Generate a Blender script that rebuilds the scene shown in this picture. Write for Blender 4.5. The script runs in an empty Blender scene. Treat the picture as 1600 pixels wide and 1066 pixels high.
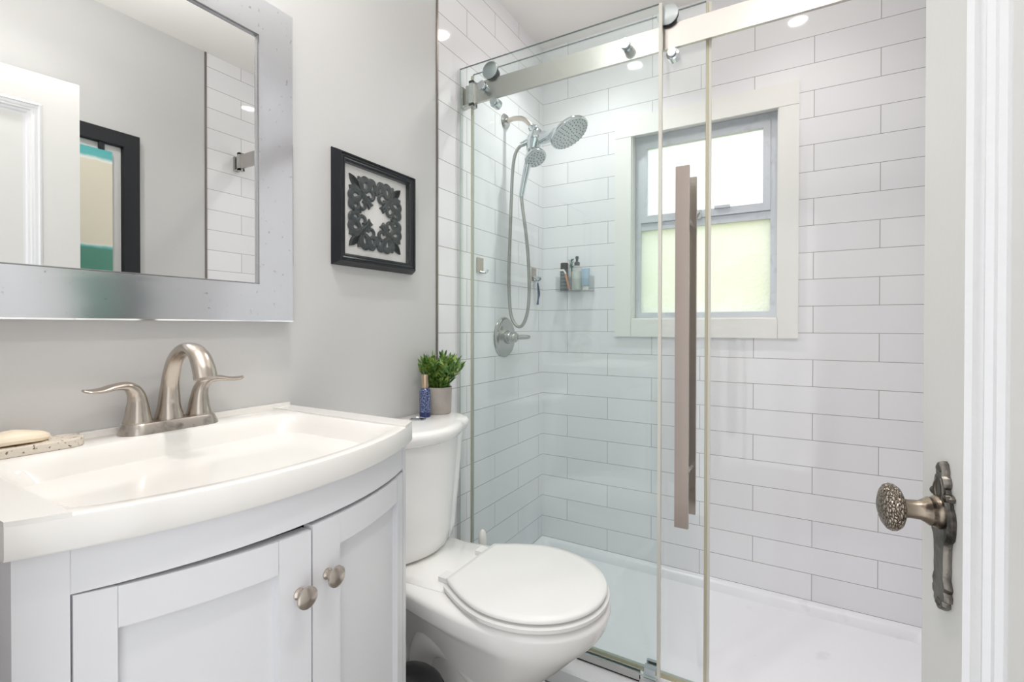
import bpy, bmesh, math, random
from mathutils import Vector, Matrix
random.seed(7)
scene = bpy.context.scene
col = scene.collection
PI = math.pi

# ------------------------------------------------------------------ camera
CAM = Vector((1.0847, 0.0, 1.0614))
YAW, PITCH, ROLL, FPX, CY = .5246, -.0071, .0013, 751.66, 514.9
fw = Vector((-math.sin(YAW) * math.cos(PITCH), math.cos(YAW) * math.cos(PITCH), math.sin(PITCH)))
rt = Vector((math.cos(YAW), math.sin(YAW), 0))
up = rt.cross(fw)
rt, up = rt * math.cos(ROLL) + up * math.sin(ROLL), up * math.cos(ROLL) - rt * math.sin(ROLL)
cd = bpy.data.cameras.new('camera')
cam = bpy.data.objects.new('camera', cd)
col.objects.link(cam)
m = Matrix((rt, up, -fw)).transposed().to_4x4()
m.translation = CAM
cam.matrix_world = m
cd.sensor_width = 36
cd.lens = FPX / 1600 * 36
cd.shift_y = -(533 - CY) / 1600
cd.clip_start = .01
scene.camera = cam

# ------------------------------------------------------------------ world, added ceiling fill, exposure
w = bpy.data.worlds.new('overcast_sky')
scene.world = w
w.use_nodes = True
nt = w.node_tree
bg = nt.nodes['Background']
bg.inputs[0].default_value = (.97, .985, 1.0, 1)
bg.inputs[1].default_value = 1.36
fl = bpy.data.lights.new('ceiling_fill', 'SPOT')  # unseen upward spot added mid-room for soft, even light off the ceiling
fl.energy = 36; fl.color = (1, .99, .985); fl.spot_size = math.radians(150); fl.spot_blend = 1; fl.shadow_soft_size = .06
fo = bpy.data.objects.new('ceiling_fill', fl)
col.objects.link(fo)
fo.location = (.70, .50, 1.75)
fo.rotation_euler = (Vector((.72, .55, 2.45)) - Vector((.70, .50, 1.75))).to_track_quat('-Z', 'Y').to_euler()
vs = scene.view_settings
vs.view_transform = 'Standard'
vs.look = 'None'
vs.gamma = 1
vs.use_curve_mapping = False
vs.exposure = 0.37
scene.cycles.use_denoising = True
scene.cycles.transparent_max_bounces = 32
scene.cycles.max_bounces = 12
scene.cycles.diffuse_bounces = 8
scene.cycles.glossy_bounces = 6

FLOOR, CEIL = -.085, 2.45
W, BACK, FRONT = 1.53, 2.183, .03
TILE_Y = 1.344

# ------------------------------------------------------------------ materials
def srgb(r, g, b):
    return tuple((c / 12.92 if c <= .04045 else ((c + .055) / 1.055) ** 2.4) for c in (r / 255, g / 255, b / 255)) + (1,)

def pmat(name, color, rough=.5, metal=0, coat=0, spec=.5, bump=None, vary=None, aniso=0):
    """bump=(scale, strength, distance[, stretch]); vary=(scale, colour2, low, high)"""
    mt = bpy.data.materials.new(name)
    mt.use_nodes = True
    t = mt.node_tree
    b = t.nodes['Principled BSDF']
    b.inputs['Base Color'].default_value = color
    b.inputs['Roughness'].default_value = rough
    b.inputs['Metallic'].default_value = metal
    b.inputs['Coat Weight'].default_value = coat
    b.inputs['Coat Roughness'].default_value = .05
    b.inputs['Specular IOR Level'].default_value = spec
    tc = t.nodes.new('ShaderNodeTexCoord')
    if bump:
        mp = t.nodes.new('ShaderNodeMapping')
        mp.inputs['Scale'].default_value = bump[3] if len(bump) > 3 else (1, 1, 1)
        t.links.new(tc.outputs['Object'], mp.inputs[0])
        n = t.nodes.new('ShaderNodeTexNoise')
        n.inputs['Scale'].default_value = bump[0]
        n.inputs['Detail'].default_value = 4
        t.links.new(mp.outputs[0], n.inputs['Vector'])
        bp = t.nodes.new('ShaderNodeBump')
        bp.inputs['Strength'].default_value = bump[1]
        bp.inputs['Distance'].default_value = bump[2]
        t.links.new(n.outputs['Fac'], bp.inputs['Height'])
        t.links.new(bp.outputs[0], b.inputs['Normal'])
    if vary:
        n2 = t.nodes.new('ShaderNodeTexNoise')
        n2.inputs['Scale'].default_value = vary[0]
        n2.inputs['Detail'].default_value = 5
        t.links.new(tc.outputs['Object'], n2.inputs['Vector'])
        r = t.nodes.new('ShaderNodeValToRGB')
        r.color_ramp.elements[0].position = vary[2]
        r.color_ramp.elements[0].color = color
        r.color_ramp.elements[1].position = vary[3]
        r.color_ramp.elements[1].color = vary[1]
        t.links.new(n2.outputs['Fac'], r.inputs[0])
        t.links.new(r.outputs[0], b.inputs['Base Color'])
    return mt

def glass_mat(name, tint, rough=0.0, haze=0.0, haze_col=(1, 1, 1, 1)):
    """thin architectural glass: tinted transmission plus Schlick mirror reflection"""
    mt = bpy.data.materials.new(name)
    mt.use_nodes = True
    t = mt.node_tree
    t.nodes.remove(t.nodes['Principled BSDF'])
    out = t.nodes['Material Output']
    tr = t.nodes.new('ShaderNodeBsdfTransparent')
    tr.inputs[0].default_value = tint
    gl = t.nodes.new('ShaderNodeBsdfGlossy')
    gl.inputs['Roughness'].default_value = rough
    ge = t.nodes.new('ShaderNodeNewGeometry')
    dt = t.nodes.new('ShaderNodeVectorMath'); dt.operation = 'DOT_PRODUCT'
    t.links.new(ge.outputs['Normal'], dt.inputs[0]); t.links.new(ge.outputs['Incoming'], dt.inputs[1])
    ab = t.nodes.new('ShaderNodeMath'); ab.operation = 'ABSOLUTE'
    t.links.new(dt.outputs['Value'], ab.inputs[0])
    om = t.nodes.new('ShaderNodeMath'); om.operation = 'SUBTRACT'; om.inputs[0].default_value = 1
    t.links.new(ab.outputs[0], om.inputs[1])
    pw = t.nodes.new('ShaderNodeMath'); pw.operation = 'POWER'; pw.inputs[1].default_value = 5
    t.links.new(om.outputs[0], pw.inputs[0])
    ma = t.nodes.new('ShaderNodeMath'); ma.operation = 'MULTIPLY_ADD'
    ma.inputs[1].default_value = .96; ma.inputs[2].default_value = .04
    t.links.new(pw.outputs[0], ma.inputs[0])
    mx = t.nodes.new('ShaderNodeMixShader')
    t.links.new(ma.outputs[0], mx.inputs[0])
    base = tr
    if haze:
        tl = t.nodes.new('ShaderNodeBsdfTranslucent')
        tl.inputs[0].default_value = haze_col
        hm = t.nodes.new('ShaderNodeMixShader')
        hm.inputs[0].default_value = haze
        tc = t.nodes.new('ShaderNodeTexCoord')
        n = t.nodes.new('ShaderNodeTexVoronoi'); n.inputs['Scale'].default_value = 90
        t.links.new(tc.outputs['Object'], n.inputs['Vector'])
        bp = t.nodes.new('ShaderNodeBump'); bp.inputs['Strength'].default_value = .5
        bp.inputs['Distance'].default_value = .004
        t.links.new(n.outputs['Distance'], bp.inputs['Height'])
        t.links.new(bp.outputs[0], gl.inputs['Normal'])
        t.links.new(bp.outputs[0], tl.inputs['Normal'])
        t.links.new(tr.outputs[0], hm.inputs[1]); t.links.new(tl.outputs[0], hm.inputs[2])
        base = hm
    t.links.new(base.outputs[0], mx.inputs[1]); t.links.new(gl.outputs[0], mx.inputs[2])
    t.links.new(mx.outputs[0], out.inputs[0])
    return mt

def tile_mat(name, axis, u0, bw=.4094, rh=.1036, flat=False):
    """white glossy subway tile in running bond; axis is the horizontal world axis of the wall"""
    mt = bpy.data.materials.new(name)
    mt.use_nodes = True
    t = mt.node_tree
    b = t.nodes['Principled BSDF']
    tc = t.nodes.new('ShaderNodeTexCoord')
    sp = t.nodes.new('ShaderNodeSeparateXYZ')
    t.links.new(tc.outputs['Object'], sp.inputs[0])
    a = t.nodes.new('ShaderNodeMath'); a.operation = 'ADD'; a.inputs[1].default_value = -u0 - bw / 2 + bw * 20
    t.links.new(sp.outputs[axis], a.inputs[0])
    c = t.nodes.new('ShaderNodeMath'); c.operation = 'ADD'; c.inputs[1].default_value = rh * 10
    t.links.new(sp.outputs['Z'], c.inputs[0])
    cb = t.nodes.new('ShaderNodeCombineXYZ')
    t.links.new(a.outputs[0], cb.inputs[0]); t.links.new(c.outputs[0], cb.inputs[1])
    br = t.nodes.new('ShaderNodeTexBrick')
    br.offset = 0.0 if flat else .5
    br.offset_frequency = 2
    br.squash = 1
    br.inputs['Scale'].default_value = 1
    br.inputs['Brick Width'].default_value = bw
    br.inputs['Row Height'].default_value = rh
    br.inputs['Mortar Size'].default_value = .0011
    br.inputs['Mortar Smooth'].default_value = .15
    br.inputs['Color1'].default_value = srgb(238, 237, 239)
    br.inputs['Color2'].default_value = srgb(234, 233, 236)
    br.inputs['Mortar'].default_value = srgb(152, 146, 140)
    t.links.new(cb.outputs[0], br.inputs['Vector'])
    t.links.new(br.outputs['Color'], b.inputs['Base Color'])
    iv = t.nodes.new('ShaderNodeMath'); iv.operation = 'SUBTRACT'; iv.inputs[0].default_value = 1
    t.links.new(br.outputs['Fac'], iv.inputs[1])
    n = t.nodes.new('ShaderNodeTexNoise'); n.inputs['Scale'].default_value = 7; n.inputs['Detail'].default_value = 1
    t.links.new(tc.outputs['Object'], n.inputs['Vector'])
    sm = t.nodes.new('ShaderNodeMath'); sm.operation = 'MULTIPLY_ADD'; sm.inputs[1].default_value = .9
    t.links.new(n.outputs['Fac'], sm.inputs[0]); t.links.new(iv.outputs[0], sm.inputs[2])
    bp = t.nodes.new('ShaderNodeBump'); bp.inputs['Strength'].default_value = .25; bp.inputs['Distance'].default_value = .002
    t.links.new(sm.outputs[0], bp.inputs['Height']); t.links.new(bp.outputs[0], b.inputs['Normal'])
    rg = t.nodes.new('ShaderNodeMath'); rg.operation = 'MULTIPLY_ADD'; rg.inputs[1].default_value = .6; rg.inputs[2].default_value = .06
    t.links.new(br.outputs['Fac'], rg.inputs[0]); t.links.new(rg.outputs[0], b.inputs['Roughness'])
    return mt

def emit_mat(name, color, strength):
    mt = bpy.data.materials.new(name)
    mt.use_nodes = True
    b = mt.node_tree.nodes['Principled BSDF']
    b.inputs['Base Color'].default_value = (.8, .8, .8, 1)
    b.inputs['Emission Color'].default_value = color
    b.inputs['Emission Strength'].default_value = strength
    return mt

M = {}
M['paint'] = pmat('grey_wall_paint', srgb(204, 203, 202), .55, bump=(160, .06, .002))
M['ceiling'] = pmat('white_ceiling_paint', srgb(236, 233, 229), .7)
M['floor'] = pmat('grey_vinyl', srgb(150, 147, 142), .4, vary=(6, srgb(128, 125, 120), .35, .7))
M['tile_back'] = tile_mat('white_subway_tile_back', 'X', 1.16)
M['tile_left'] = tile_mat('white_subway_tile_side', 'Y', 1.7296)
M['tile_strip'] = tile_mat('white_tile_edge_column', 'Y', TILE_Y - .01 + .25, bw=.5, flat=True)
M['trim_metal'] = pmat('brushed_edge_metal', srgb(140, 132, 128), .35, 1)
M['white_wood'] = pmat('white_painted_wood', srgb(224, 224, 227), .35, bump=(40, .05, .001, (1, 1, .05)))
M['white_gloss'] = pmat('glossy_white_paint', srgb(236, 235, 231), .25, bump=(60, .06, .001))
M['door_paint'] = pmat('thick_white_door_paint', srgb(216, 215, 212), .35, bump=(90, .12, .0015))
M['door_mould'] = pmat('thick_white_moulding_paint', srgb(226, 226, 228), .25, bump=(70, .35, .002))
M['porcelain'] = pmat('white_porcelain', srgb(243, 241, 239), .08, coat=.3)
M['seat_plastic'] = pmat('white_seat_plastic', srgb(233, 232, 230), .3, spec=.4)
M['sink'] = pmat('cream_white_cultured_marble', srgb(240, 237, 233), .18, coat=.3)
M['acrylic_pan'] = pmat('white_acrylic', srgb(235, 234, 238), .25, vary=(9, srgb(226, 225, 230), .62, .7))
M['nickel'] = pmat('brushed_nickel', srgb(196, 186, 176), .27, 1, bump=(40, .03, .0005, (1, 1, .05)))
M['nickel_worn'] = pmat('spotted_nickel', srgb(196, 188, 180), .3, 1, vary=(60, srgb(150, 142, 136), .5, .72))
M['chrome'] = pmat('chrome', srgb(203, 208, 212), .09, 1)
M['chrome_satin'] = pmat('satin_chrome', srgb(190, 190, 188), .22, 1)
M['rail_metal'] = pmat('satin_steel', srgb(188, 184, 180), .3, 1)
M['steel_bar'] = pmat('brushed_steel_bar', srgb(170, 158, 150), .3, 1, bump=(30, .05, .0006, (1, 1, .04)))
M['rubber'] = pmat('black_rubber', srgb(34, 36, 40), .5)
M['grey_cap'] = pmat('grey_steel_disc', srgb(178, 184, 186), .35, 1)
M['frame_silver'] = pmat('brushed_silver_leaf', srgb(238, 241, 246), .15, 1, bump=(20, .06, .001, (1, 1, 1)), vary=(90, srgb(196, 199, 204), .66, .72))
M['frame_edge'] = pmat('dark_bead', srgb(190, 190, 192), .25, 1)
M['mirror'] = pmat('mirror_silver', (.93, .94, .935, 1), 0.0, 1)
M['black_frame'] = pmat('black_lacquer', srgb(28, 30, 34), .3)
M['black_satin'] = pmat('black_satin_wood', srgb(26, 28, 33), .45)
M['mat_board'] = pmat('pale_linen_board', srgb(242, 240, 237), .8)
M['ornament'] = pmat('dark_slate_resin', srgb(38, 44, 47), .4, vary=(30, srgb(54, 62, 64), .4, .7))
M['glass_fixed'] = glass_mat('clear_green_glass_a', (.968, .997, .991, 1))
M['glass_door'] = glass_mat('clear_green_glass_b', (.983, .998, .997, 1))
M['glass_edge'] = pmat('polished_glass_edge', srgb(170, 182, 176), .15, 0)
M['glass_top_edge'] = pmat('polished_glass_top_edge', srgb(108, 118, 116), .2, 0)
M['seal'] = pmat('yellowed_vinyl_seal', srgb(192, 186, 160), .3)
M['seal_clear'] = pmat('pale_clear_vinyl_seal', srgb(216, 213, 204), .25)
M['acrylic'] = glass_mat('clear_acrylic', (.96, .965, .965, 1))
M['picture_glass'] = glass_mat('picture_glass', (.98, .98, .98, 1))
M['pane_top'] = glass_mat('frosted_pane_clear', (.97, .98, .98, 1), haze=.4, haze_col=(.97, .98, .98, 1))
M['pane_low'] = glass_mat('obscure_glass', (.97, .98, .95, 1), .1, haze=.8, haze_col=(.96, .97, .93, 1))
M['aluminium'] = pmat('aged_aluminium', srgb(205, 209, 216), .4, .35, vary=(25, srgb(190, 194, 201), .55, .75))
M['bronze'] = pmat('aged_pewter', srgb(150, 138, 124), .32, 1, vary=(55, srgb(78, 70, 62), .47, .62))
M['pewter_dark'] = pmat('dark_hammered_iron', srgb(124, 119, 112), .36, 1, bump=(120, .5, .002), vary=(40, srgb(66, 63, 60), .48, .68))
M['concrete'] = pmat('pale_concrete', srgb(176, 168, 161), .85, bump=(120, .15, .001), vary=(18, srgb(158, 151, 145), .4, .7))
M['leaf'] = pmat('green_leaf', srgb(76, 116, 46), .4, vary=(38, srgb(168, 192, 90), .47, .68))
M['soil'] = pmat('dark_moss', srgb(48, 54, 34), .9)
M['navy_print'] = None
M['gold_cap'] = pmat('champagne_metal_cap', srgb(198, 176, 152), .3, 1)
M['stone_dish'] = pmat('pitted_travertine', srgb(222, 212, 198), .8, bump=(220, .6, .002), vary=(170, srgb(110, 92, 74), .6, .68))
M['soap'] = pmat('cream_soap', srgb(246, 232, 208), .4, coat=.2)
M['black_plastic'] = pmat('black_plastic', srgb(24, 24, 26), .35)
M['white_plastic'] = pmat('white_plastic', srgb(238, 236, 232), .35)
M['gap_shade'] = pmat('shade_behind_doors', srgb(40, 38, 36), .8)
M['bottle_dark'] = pmat('charcoal_bottle', srgb(70, 78, 84), .3, bump=(1, 0, 0))
M['bottle_clear'] = pmat('pale_label', srgb(206, 210, 204), .4)
M['bottle_blue'] = pmat('pale_blue_tube', srgb(160, 182, 200), .35)
M['orange'] = pmat('terracotta_plastic', srgb(190, 128, 96), .4)
M['teal_leaf'] = pmat('teal_green_plastic', srgb(70, 120, 112), .5)
M['blue_plastic'] = pmat('dark_blue_plastic', srgb(52, 72, 104), .35)
M['lamp'] = emit_mat('warm_white_lamp', (1, .955, .90, 1), 30)
M['lamp_soft'] = emit_mat('opal_lamp', (1, .97, .93, 1), 6.0)
M['hedge'] = pmat('leaves_sun_in_colour', srgb(196, 206, 128), .6, vary=(9, srgb(222, 228, 172), .4, .65))  # leaf colour paled to carry sunlight, as no sun lamp stands outside
M['ground'] = pmat('dry_lawn', srgb(170, 172, 130), .9)

def printed_bottle():
    mt = pmat('navy_floral_print', srgb(24, 38, 84), .3, coat=.4)
    t = mt.node_tree
    b = t.nodes['Principled BSDF']
    tc = t.nodes.new('ShaderNodeTexCoord')
    v = t.nodes.new('ShaderNodeTexVoronoi'); v.feature = 'DISTANCE_TO_EDGE'; v.inputs['Scale'].default_value = 170
    n = t.nodes.new('ShaderNodeTexNoise'); n.inputs['Scale'].default_value = 60
    t.links.new(tc.outputs['Object'], n.inputs['Vector'])
    mv = t.nodes.new('ShaderNodeMixRGB'); mv.inputs[0].default_value = .012
    t.links.new(tc.outputs['Object'], mv.inputs[1]); t.links.new(n.outputs['Color'], mv.inputs[2])
    t.links.new(mv.outputs[0], v.inputs['Vector'])
    r = t.nodes.new('ShaderNodeValToRGB')
    r.color_ramp.elements[0].position = .03; r.color_ramp.elements[0].color = srgb(150, 164, 198)
    r.color_ramp.elements[1].position = .06; r.color_ramp.elements[1].color = srgb(24, 40, 92)
    t.links.new(v.outputs['Distance'], r.inputs[0])
    sp = t.nodes.new('ShaderNodeSeparateXYZ'); t.links.new(tc.outputs['Object'], sp.inputs[0])
    g = t.nodes.new('ShaderNodeMath'); g.operation = 'GREATER_THAN'; g.inputs[1].default_value = .016
    t.links.new(sp.outputs['Z'], g.inputs[0])
    mx = t.nodes.new('ShaderNodeMixRGB'); mx.inputs[1].default_value = srgb(24, 40, 92)
    t.links.new(g.outputs[0], mx.inputs[0]); t.links.new(r.outputs[0], mx.inputs[2])
    t.links.new(mx.outputs[0], b.inputs['Base Color'])
    return mt
M['navy_print'] = printed_bottle()

def art_mat():
    mt = pmat('sea_painting', srgb(220, 214, 196), .6)
    t = mt.node_tree
    b = t.nodes['Principled BSDF']
    tc = t.nodes.new('ShaderNodeTexCoord')
    sp = t.nodes.new('ShaderNodeSeparateXYZ'); t.links.new(tc.outputs['Object'], sp.inputs[0])
    n = t.nodes.new('ShaderNodeTexNoise'); n.inputs['Scale'].default_value = 18; n.inputs['Detail'].default_value = 6
    t.links.new(tc.outputs['Object'], n.inputs['Vector'])
    ad = t.nodes.new('ShaderNodeMath'); ad.operation = 'MULTIPLY_ADD'; ad.inputs[1].default_value = .02
    t.links.new(n.outputs['Fac'], ad.inputs[0]); t.links.new(sp.outputs['Z'], ad.inputs[2])
    mr = t.nodes.new('ShaderNodeMapRange'); mr.inputs[1].default_value = 0; mr.inputs[2].default_value = .9
    t.links.new(ad.outputs[0], mr.inputs[0])
    r = t.nodes.new('ShaderNodeValToRGB')
    e = r.color_ramp.elements
    e[0].position = 0; e[0].color = srgb(70, 130, 112)
    e[1].position = 1; e[1].color = srgb(70, 168, 172)
    for p, c in ((.465, (84, 140, 122)), (.475, (110, 186, 190)), (.483, (222, 226, 214)), (.492, (220, 214, 196)), (.878, (220, 214, 196)), (.885, (236, 238, 232)), (.9, (96, 178, 180))):
        x = e.new(p); x.color = srgb(*c)
    t.links.new(mr.outputs[0], r.inputs[0]); t.links.new(r.outputs[0], b.inputs['Base Color'])
    return mt
M['painting'] = art_mat()

# ------------------------------------------------------------------ helpers
def wpos(o):
    v = Vector((0, 0, 0))
    while o is not None:
        v += o.location
        o = o.parent
    return v

def obj(name, bm, mat, parent=None, angle=32, bevel=0, seg=2, origin=None):
    if bevel:
        es = [e for e in bm.edges if len(e.link_faces) == 2 and e.calc_face_angle(0) > .6]
        bmesh.ops.bevel(bm, geom=es, offset=bevel, segments=seg, profile=.5, affect='EDGES', clamp_overlap=True)
    bmesh.ops.recalc_face_normals(bm, faces=bm.faces)
    off = wpos(parent) if parent else (Vector(origin) if origin else Vector((0, 0, 0)))
    bmesh.ops.translate(bm, verts=bm.verts, vec=-off)
    for f in bm.faces:
        f.smooth = True
    for e in bm.edges:
        if len(e.link_faces) == 2 and e.calc_face_angle(0) > math.radians(angle):
            e.smooth = False
    me = bpy.data.meshes.new(name)
    bm.to_mesh(me)
    bm.free()
    for mm in (mat if isinstance(mat, (list, tuple)) else [mat]):
        me.materials.append(mm)
    o = bpy.data.objects.new(name, me)
    col.objects.link(o)
    if parent:
        o.parent = parent
    elif origin:
        o.location = origin
    return o

def thing(name, label, cat, loc=(0, 0, 0), group=None):
    o = bpy.data.objects.new(name, None)
    o.empty_display_size = .05
    col.objects.link(o)
    o.location = loc
    return tag(o, label, cat, group)

def tag(o, label, cat, group=None):
    o['label'] = label
    o['category'] = cat
    if group:
        o['group'] = group
    return o

def struct(o, label=None, cat=None):
    o['kind'] = 'structure'
    if label:
        o['label'] = label
    if cat:
        o['category'] = cat
    return o

def B():
    return bmesh.new()

def box(bm, lo, hi, mat=0):
    x0, y0, z0 = lo; x1, y1, z1 = hi
    v = [bm.verts.new(p) for p in ((x0, y0, z0), (x1, y0, z0), (x1, y1, z0), (x0, y1, z0), (x0, y0, z1), (x1, y0, z1), (x1, y1, z1), (x0, y1, z1))]
    fs = []
    for q in ((0, 3, 2, 1), (4, 5, 6, 7), (0, 1, 5, 4), (1, 2, 6, 5), (2, 3, 7, 6), (3, 0, 4, 7)):
        f = bm.faces.new([v[i] for i in q]); f.material_index = mat; fs.append(f)
    return v, fs

def loft(bm, rings, closed=True, cap0=True, cap1=True, mat=0):
    vr = [[bm.verts.new(p) for p in r] for r in rings]
    n = len(vr[0])
    for a, b in zip(vr, vr[1:]):
        for i in range(n if closed else n - 1):
            j = (i + 1) % n
            try:
                f = bm.faces.new((a[i], a[j], b[j], b[i])); f.material_index = mat
            except ValueError:
                pass
    if cap0:
        bm.faces.new(list(reversed(vr[0]))).material_index = mat
    if cap1:
        bm.faces.new(vr[-1]).material_index = mat
    return vr

def basis(axis):
    a = Vector(axis).normalized()
    u = a.cross(Vector((0, 0, 1)))
    if u.length < .05:
        u = Vector((1, 0, 0))
    u.normalize()
    return u, a.cross(u).normalized(), a

def lathe(bm, prof, origin, axis, seg=32, cap0=True, cap1=True, mat=0):
    u, v, a = basis(axis)
    o = Vector(origin)
    rings = [[o + a * h + (u * math.cos(2 * PI * k / seg) + v * math.sin(2 * PI * k / seg)) * max(r, 1e-5) for k in range(seg)] for r, h in prof]
    return loft(bm, rings, True, cap0, cap1, mat)

def cat(pts, n=8):
    P = [Vector(p) for p in pts]
    P = [P[0] * 2 - P[1]] + P + [P[-1] * 2 - P[-2]]
    out = []
    for i in range(1, len(P) - 2):
        for k in range(n):
            t = k / n
            a, b, c, d = P[i - 1], P[i], P[i + 1], P[i + 2]
            out.append(.5 * ((2 * b) + (c - a) * t + (2 * a - 5 * b + 4 * c - d) * t * t + (3 * b - a - 3 * c + d) * t ** 3))
    out.append(P[-2])
    return out

def tube(bm, pts, rad, seg=14, up=(0, 0, 1), cap=True, mat=0, n=None):
    """rad: number, list of numbers or list of (ra, rb); ra along the side vector, rb along the other"""
    P = [Vector(p) for p in pts]
    R = rad if isinstance(rad, (list, tuple)) else [rad] * len(P)
    R = [r if isinstance(r, (tuple, list)) else (r, r) for r in R]
    T = []
    for i in range(len(P)):
        T.append((P[min(i + 1, len(P) - 1)] - P[max(i - 1, 0)]).normalized())
    side = T[0].cross(Vector(up))
    if side.length < .05:
        side = T[0].cross(Vector((1, 0, 0)))
    side.normalize()
    rings = []
    for p, t, (ra, rb) in zip(P, T, R):
        side = (side - t * side.dot(t)).normalized()
        o = t.cross(side)
        rings.append([p + side * ra * math.cos(2 * PI * k / seg) + o * rb * math.sin(2 * PI * k / seg) for k in range(seg)])
    loft(bm, rings, True, cap, cap, mat)

def lerp_list(vals, n):
    """resample a control list of numbers/tuples linearly to n values"""
    out = []
    for i in range(n):
        f = i / (n - 1) * (len(vals) - 1)
        k = min(int(f), len(vals) - 2)
        t = f - k
        t = t * t * (3 - 2 * t) * .5 + t * .5
        a, b = vals[k], vals[k + 1]
        out.append(tuple(x + (y - x) * t for x, y in zip(a, b)) if isinstance(a, tuple) else a + (b - a) * t)
    return out

def prism(bm, pts3, vec, mat=0):
    """extrude a planar polygon"""
    v = Vector(vec)
    loft(bm, [[Vector(p) for p in pts3], [Vector(p) + v for p in pts3]], True, True, True, mat)

# ------------------------------------------------------------------ room shell
bm = B(); box(bm, (-.1, -.05, FLOOR - .05), (W + .1, BACK + .12, FLOOR)); struct(obj('floor', bm, M['floor']))
bm = B(); box(bm, (-.1, -.05, CEIL), (W + .1, BACK + .12, CEIL + .05)); struct(obj('ceiling', bm, M['ceiling']))
bm = B(); box(bm, (-.1, -.05, FLOOR), (0, TILE_Y, CEIL)); struct(obj('wall_left', bm, M['paint']), 'grey painted wall behind the vanity and toilet')
bm = B()
box(bm, (-.1, TILE_Y, FLOOR), (0, 1.43, CEIL), 0)
box(bm, (-.1, 1.43, FLOOR), (0, BACK + .12, CEIL), 1)
struct(obj('wall_shower_left', bm, [M['tile_strip'], M['tile_left']]), 'white subway tiled wall carrying the shower head')
bm = B(); box(bm, (W, -.05, FLOOR), (W + .1, TILE_Y, CEIL)); struct(obj('wall_right', bm, M['paint']), 'grey painted wall seen in the mirror')
bm = B(); box(bm, (W, TILE_Y, FLOOR), (W + .1, BACK + .12, CEIL)); struct(obj('wall_shower_right', bm, M['tile_left']), 'white tiled shower wall seen in the mirror')
# back wall with the window opening
WX0, WX1, WZ0, WZ1 = .449, 1.045, 1.09, 1.945
bm = B()
for lo, hi in (((0, FLOOR), (WX0, CEIL)), ((WX1, FLOOR), (W, CEIL)), ((WX0, FLOOR), (WX1, WZ0)), ((WX0, WZ1), (WX1, CEIL))):
    box(bm, (lo[0], BACK, lo[1]), (hi[0], BACK + .12, hi[1]))
struct(obj('wall_back', bm, M['tile_back']), 'white subway tiled wall around the window')
# front wall with the doorway the photograph is taken from
DX0, DX1 = .58, 1.345
bm = B()
box(bm, (0, -.05, FLOOR), (DX0, FRONT, CEIL)); box(bm, (DX1, -.05, FLOOR), (W, FRONT, CEIL)); box(bm, (DX0, -.05, 1.96), (DX1, FRONT, CEIL))
struct(obj('wall_front', bm, M['paint']))
bm = B(); box(bm, (0, TILE_Y - .007, 0), (.004, TILE_Y + .002, CEIL)); struct(obj('trim_1', bm, M['trim_metal']), 'grey metal edge strip between painted wall and shower tile')
bm = B(); box(bm, (W - .004, TILE_Y - .007, 0), (W, TILE_Y + .002, CEIL)); struct(obj('trim_2', bm, M['trim_metal']))

# ------------------------------------------------------------------ window
win = thing('window_1', 'white cased aluminium window with frosted panes in the tiled wall', 'window', (.747, BACK, WZ0))
win['kind'] = 'structure'
def ring_frame(bm, x0, x1, z0, z1, t, ya, yb, mat=0):
    """rectangular mitred frame in an xz plane; t = width or (left,right,bottom,top)"""
    l, r, b_, t_ = t if isinstance(t, tuple) else (t, t, t, t)
    o = [(x0, z0), (x1, z0), (x1, z1), (x0, z1)]
    i = [(x0 + l, z0 + b_), (x1 - r, z0 + b_), (x1 - r, z1 - t_), (x0 + l, z1 - t_)]
    for k in range(4):
        j = (k + 1) % 4
        loft(bm, [[(p[0], ya, p[1]) for p in (o[k], o[j], i[j], i[k])], [(p[0], yb, p[1]) for p in (o[k], o[j], i[j], i[k])]], True, True, True, mat)
CX0, CX1, CZ0, CZ1 = .378, 1.111, 1.014, 2.014
bm = B()
box(bm, (CX0, BACK - .013, CZ0), (WX0 + .004, BACK, CZ1 - .09)); box(bm, (WX1 - .004, BACK - .013, CZ0), (CX1, BACK, CZ1 - .09))
box(bm, (CX0, BACK - .014, CZ1 - .09 + .001), (CX1, BACK, CZ1))
box(bm, (WX0 + .005, BACK - .0125, CZ0), (WX1 - .005, BACK, WZ0 - .001))
obj('casing', bm, M['white_gloss'], win, bevel=.0015)
bm = B()
for lo, hi in (((WX0 + .0005, BACK, WZ0), (WX0 + .008, BACK + .075, WZ1)), ((WX1 - .008, BACK, WZ0), (WX1 - .0005, BACK + .075, WZ1)),
               ((WX0 + .009, BACK, WZ1 - .008), (WX1 - .009, BACK + .075, WZ1)), ((WX0 + .009, BACK - .002, WZ0), (WX1 - .009, BACK + .075, WZ0 + .008))):
    box(bm, lo, hi)
obj('reveal', bm, M['white_gloss'], win)
FX0, FX1, FZ0, FZ1, FY = WX0 + .009, WX1 - .009, WZ0 + .009, WZ1 - .009, BACK + .052
fr = B(); ring_frame(fr, FX0, FX1, FZ0, FZ1, (.024, .024, .024, .03), FY, FY + .05)
box(fr, (FX0 + .02, FY + .002, 1.503), (FX1 - .02, FY + .045, 1.535))
frame = obj('window_frame', fr, M['aluminium'], win, bevel=.002)
bm = B(); ring_frame(bm, FX0 + .0245, FX1 - .0245, 1.537, FZ1 - .032, (.027, .027, .032, .027), FY - .006, FY + .02)
sash = obj('window_sash', bm, M['aluminium'], win, bevel=.002)
bm = B(); box(bm, (FX0 + .05, FY + .008, 1.563), (FX1 - .05, FY + .012, FZ1 - .055)); obj('upper_pane', bm, M['pane_top'], sash)
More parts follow.
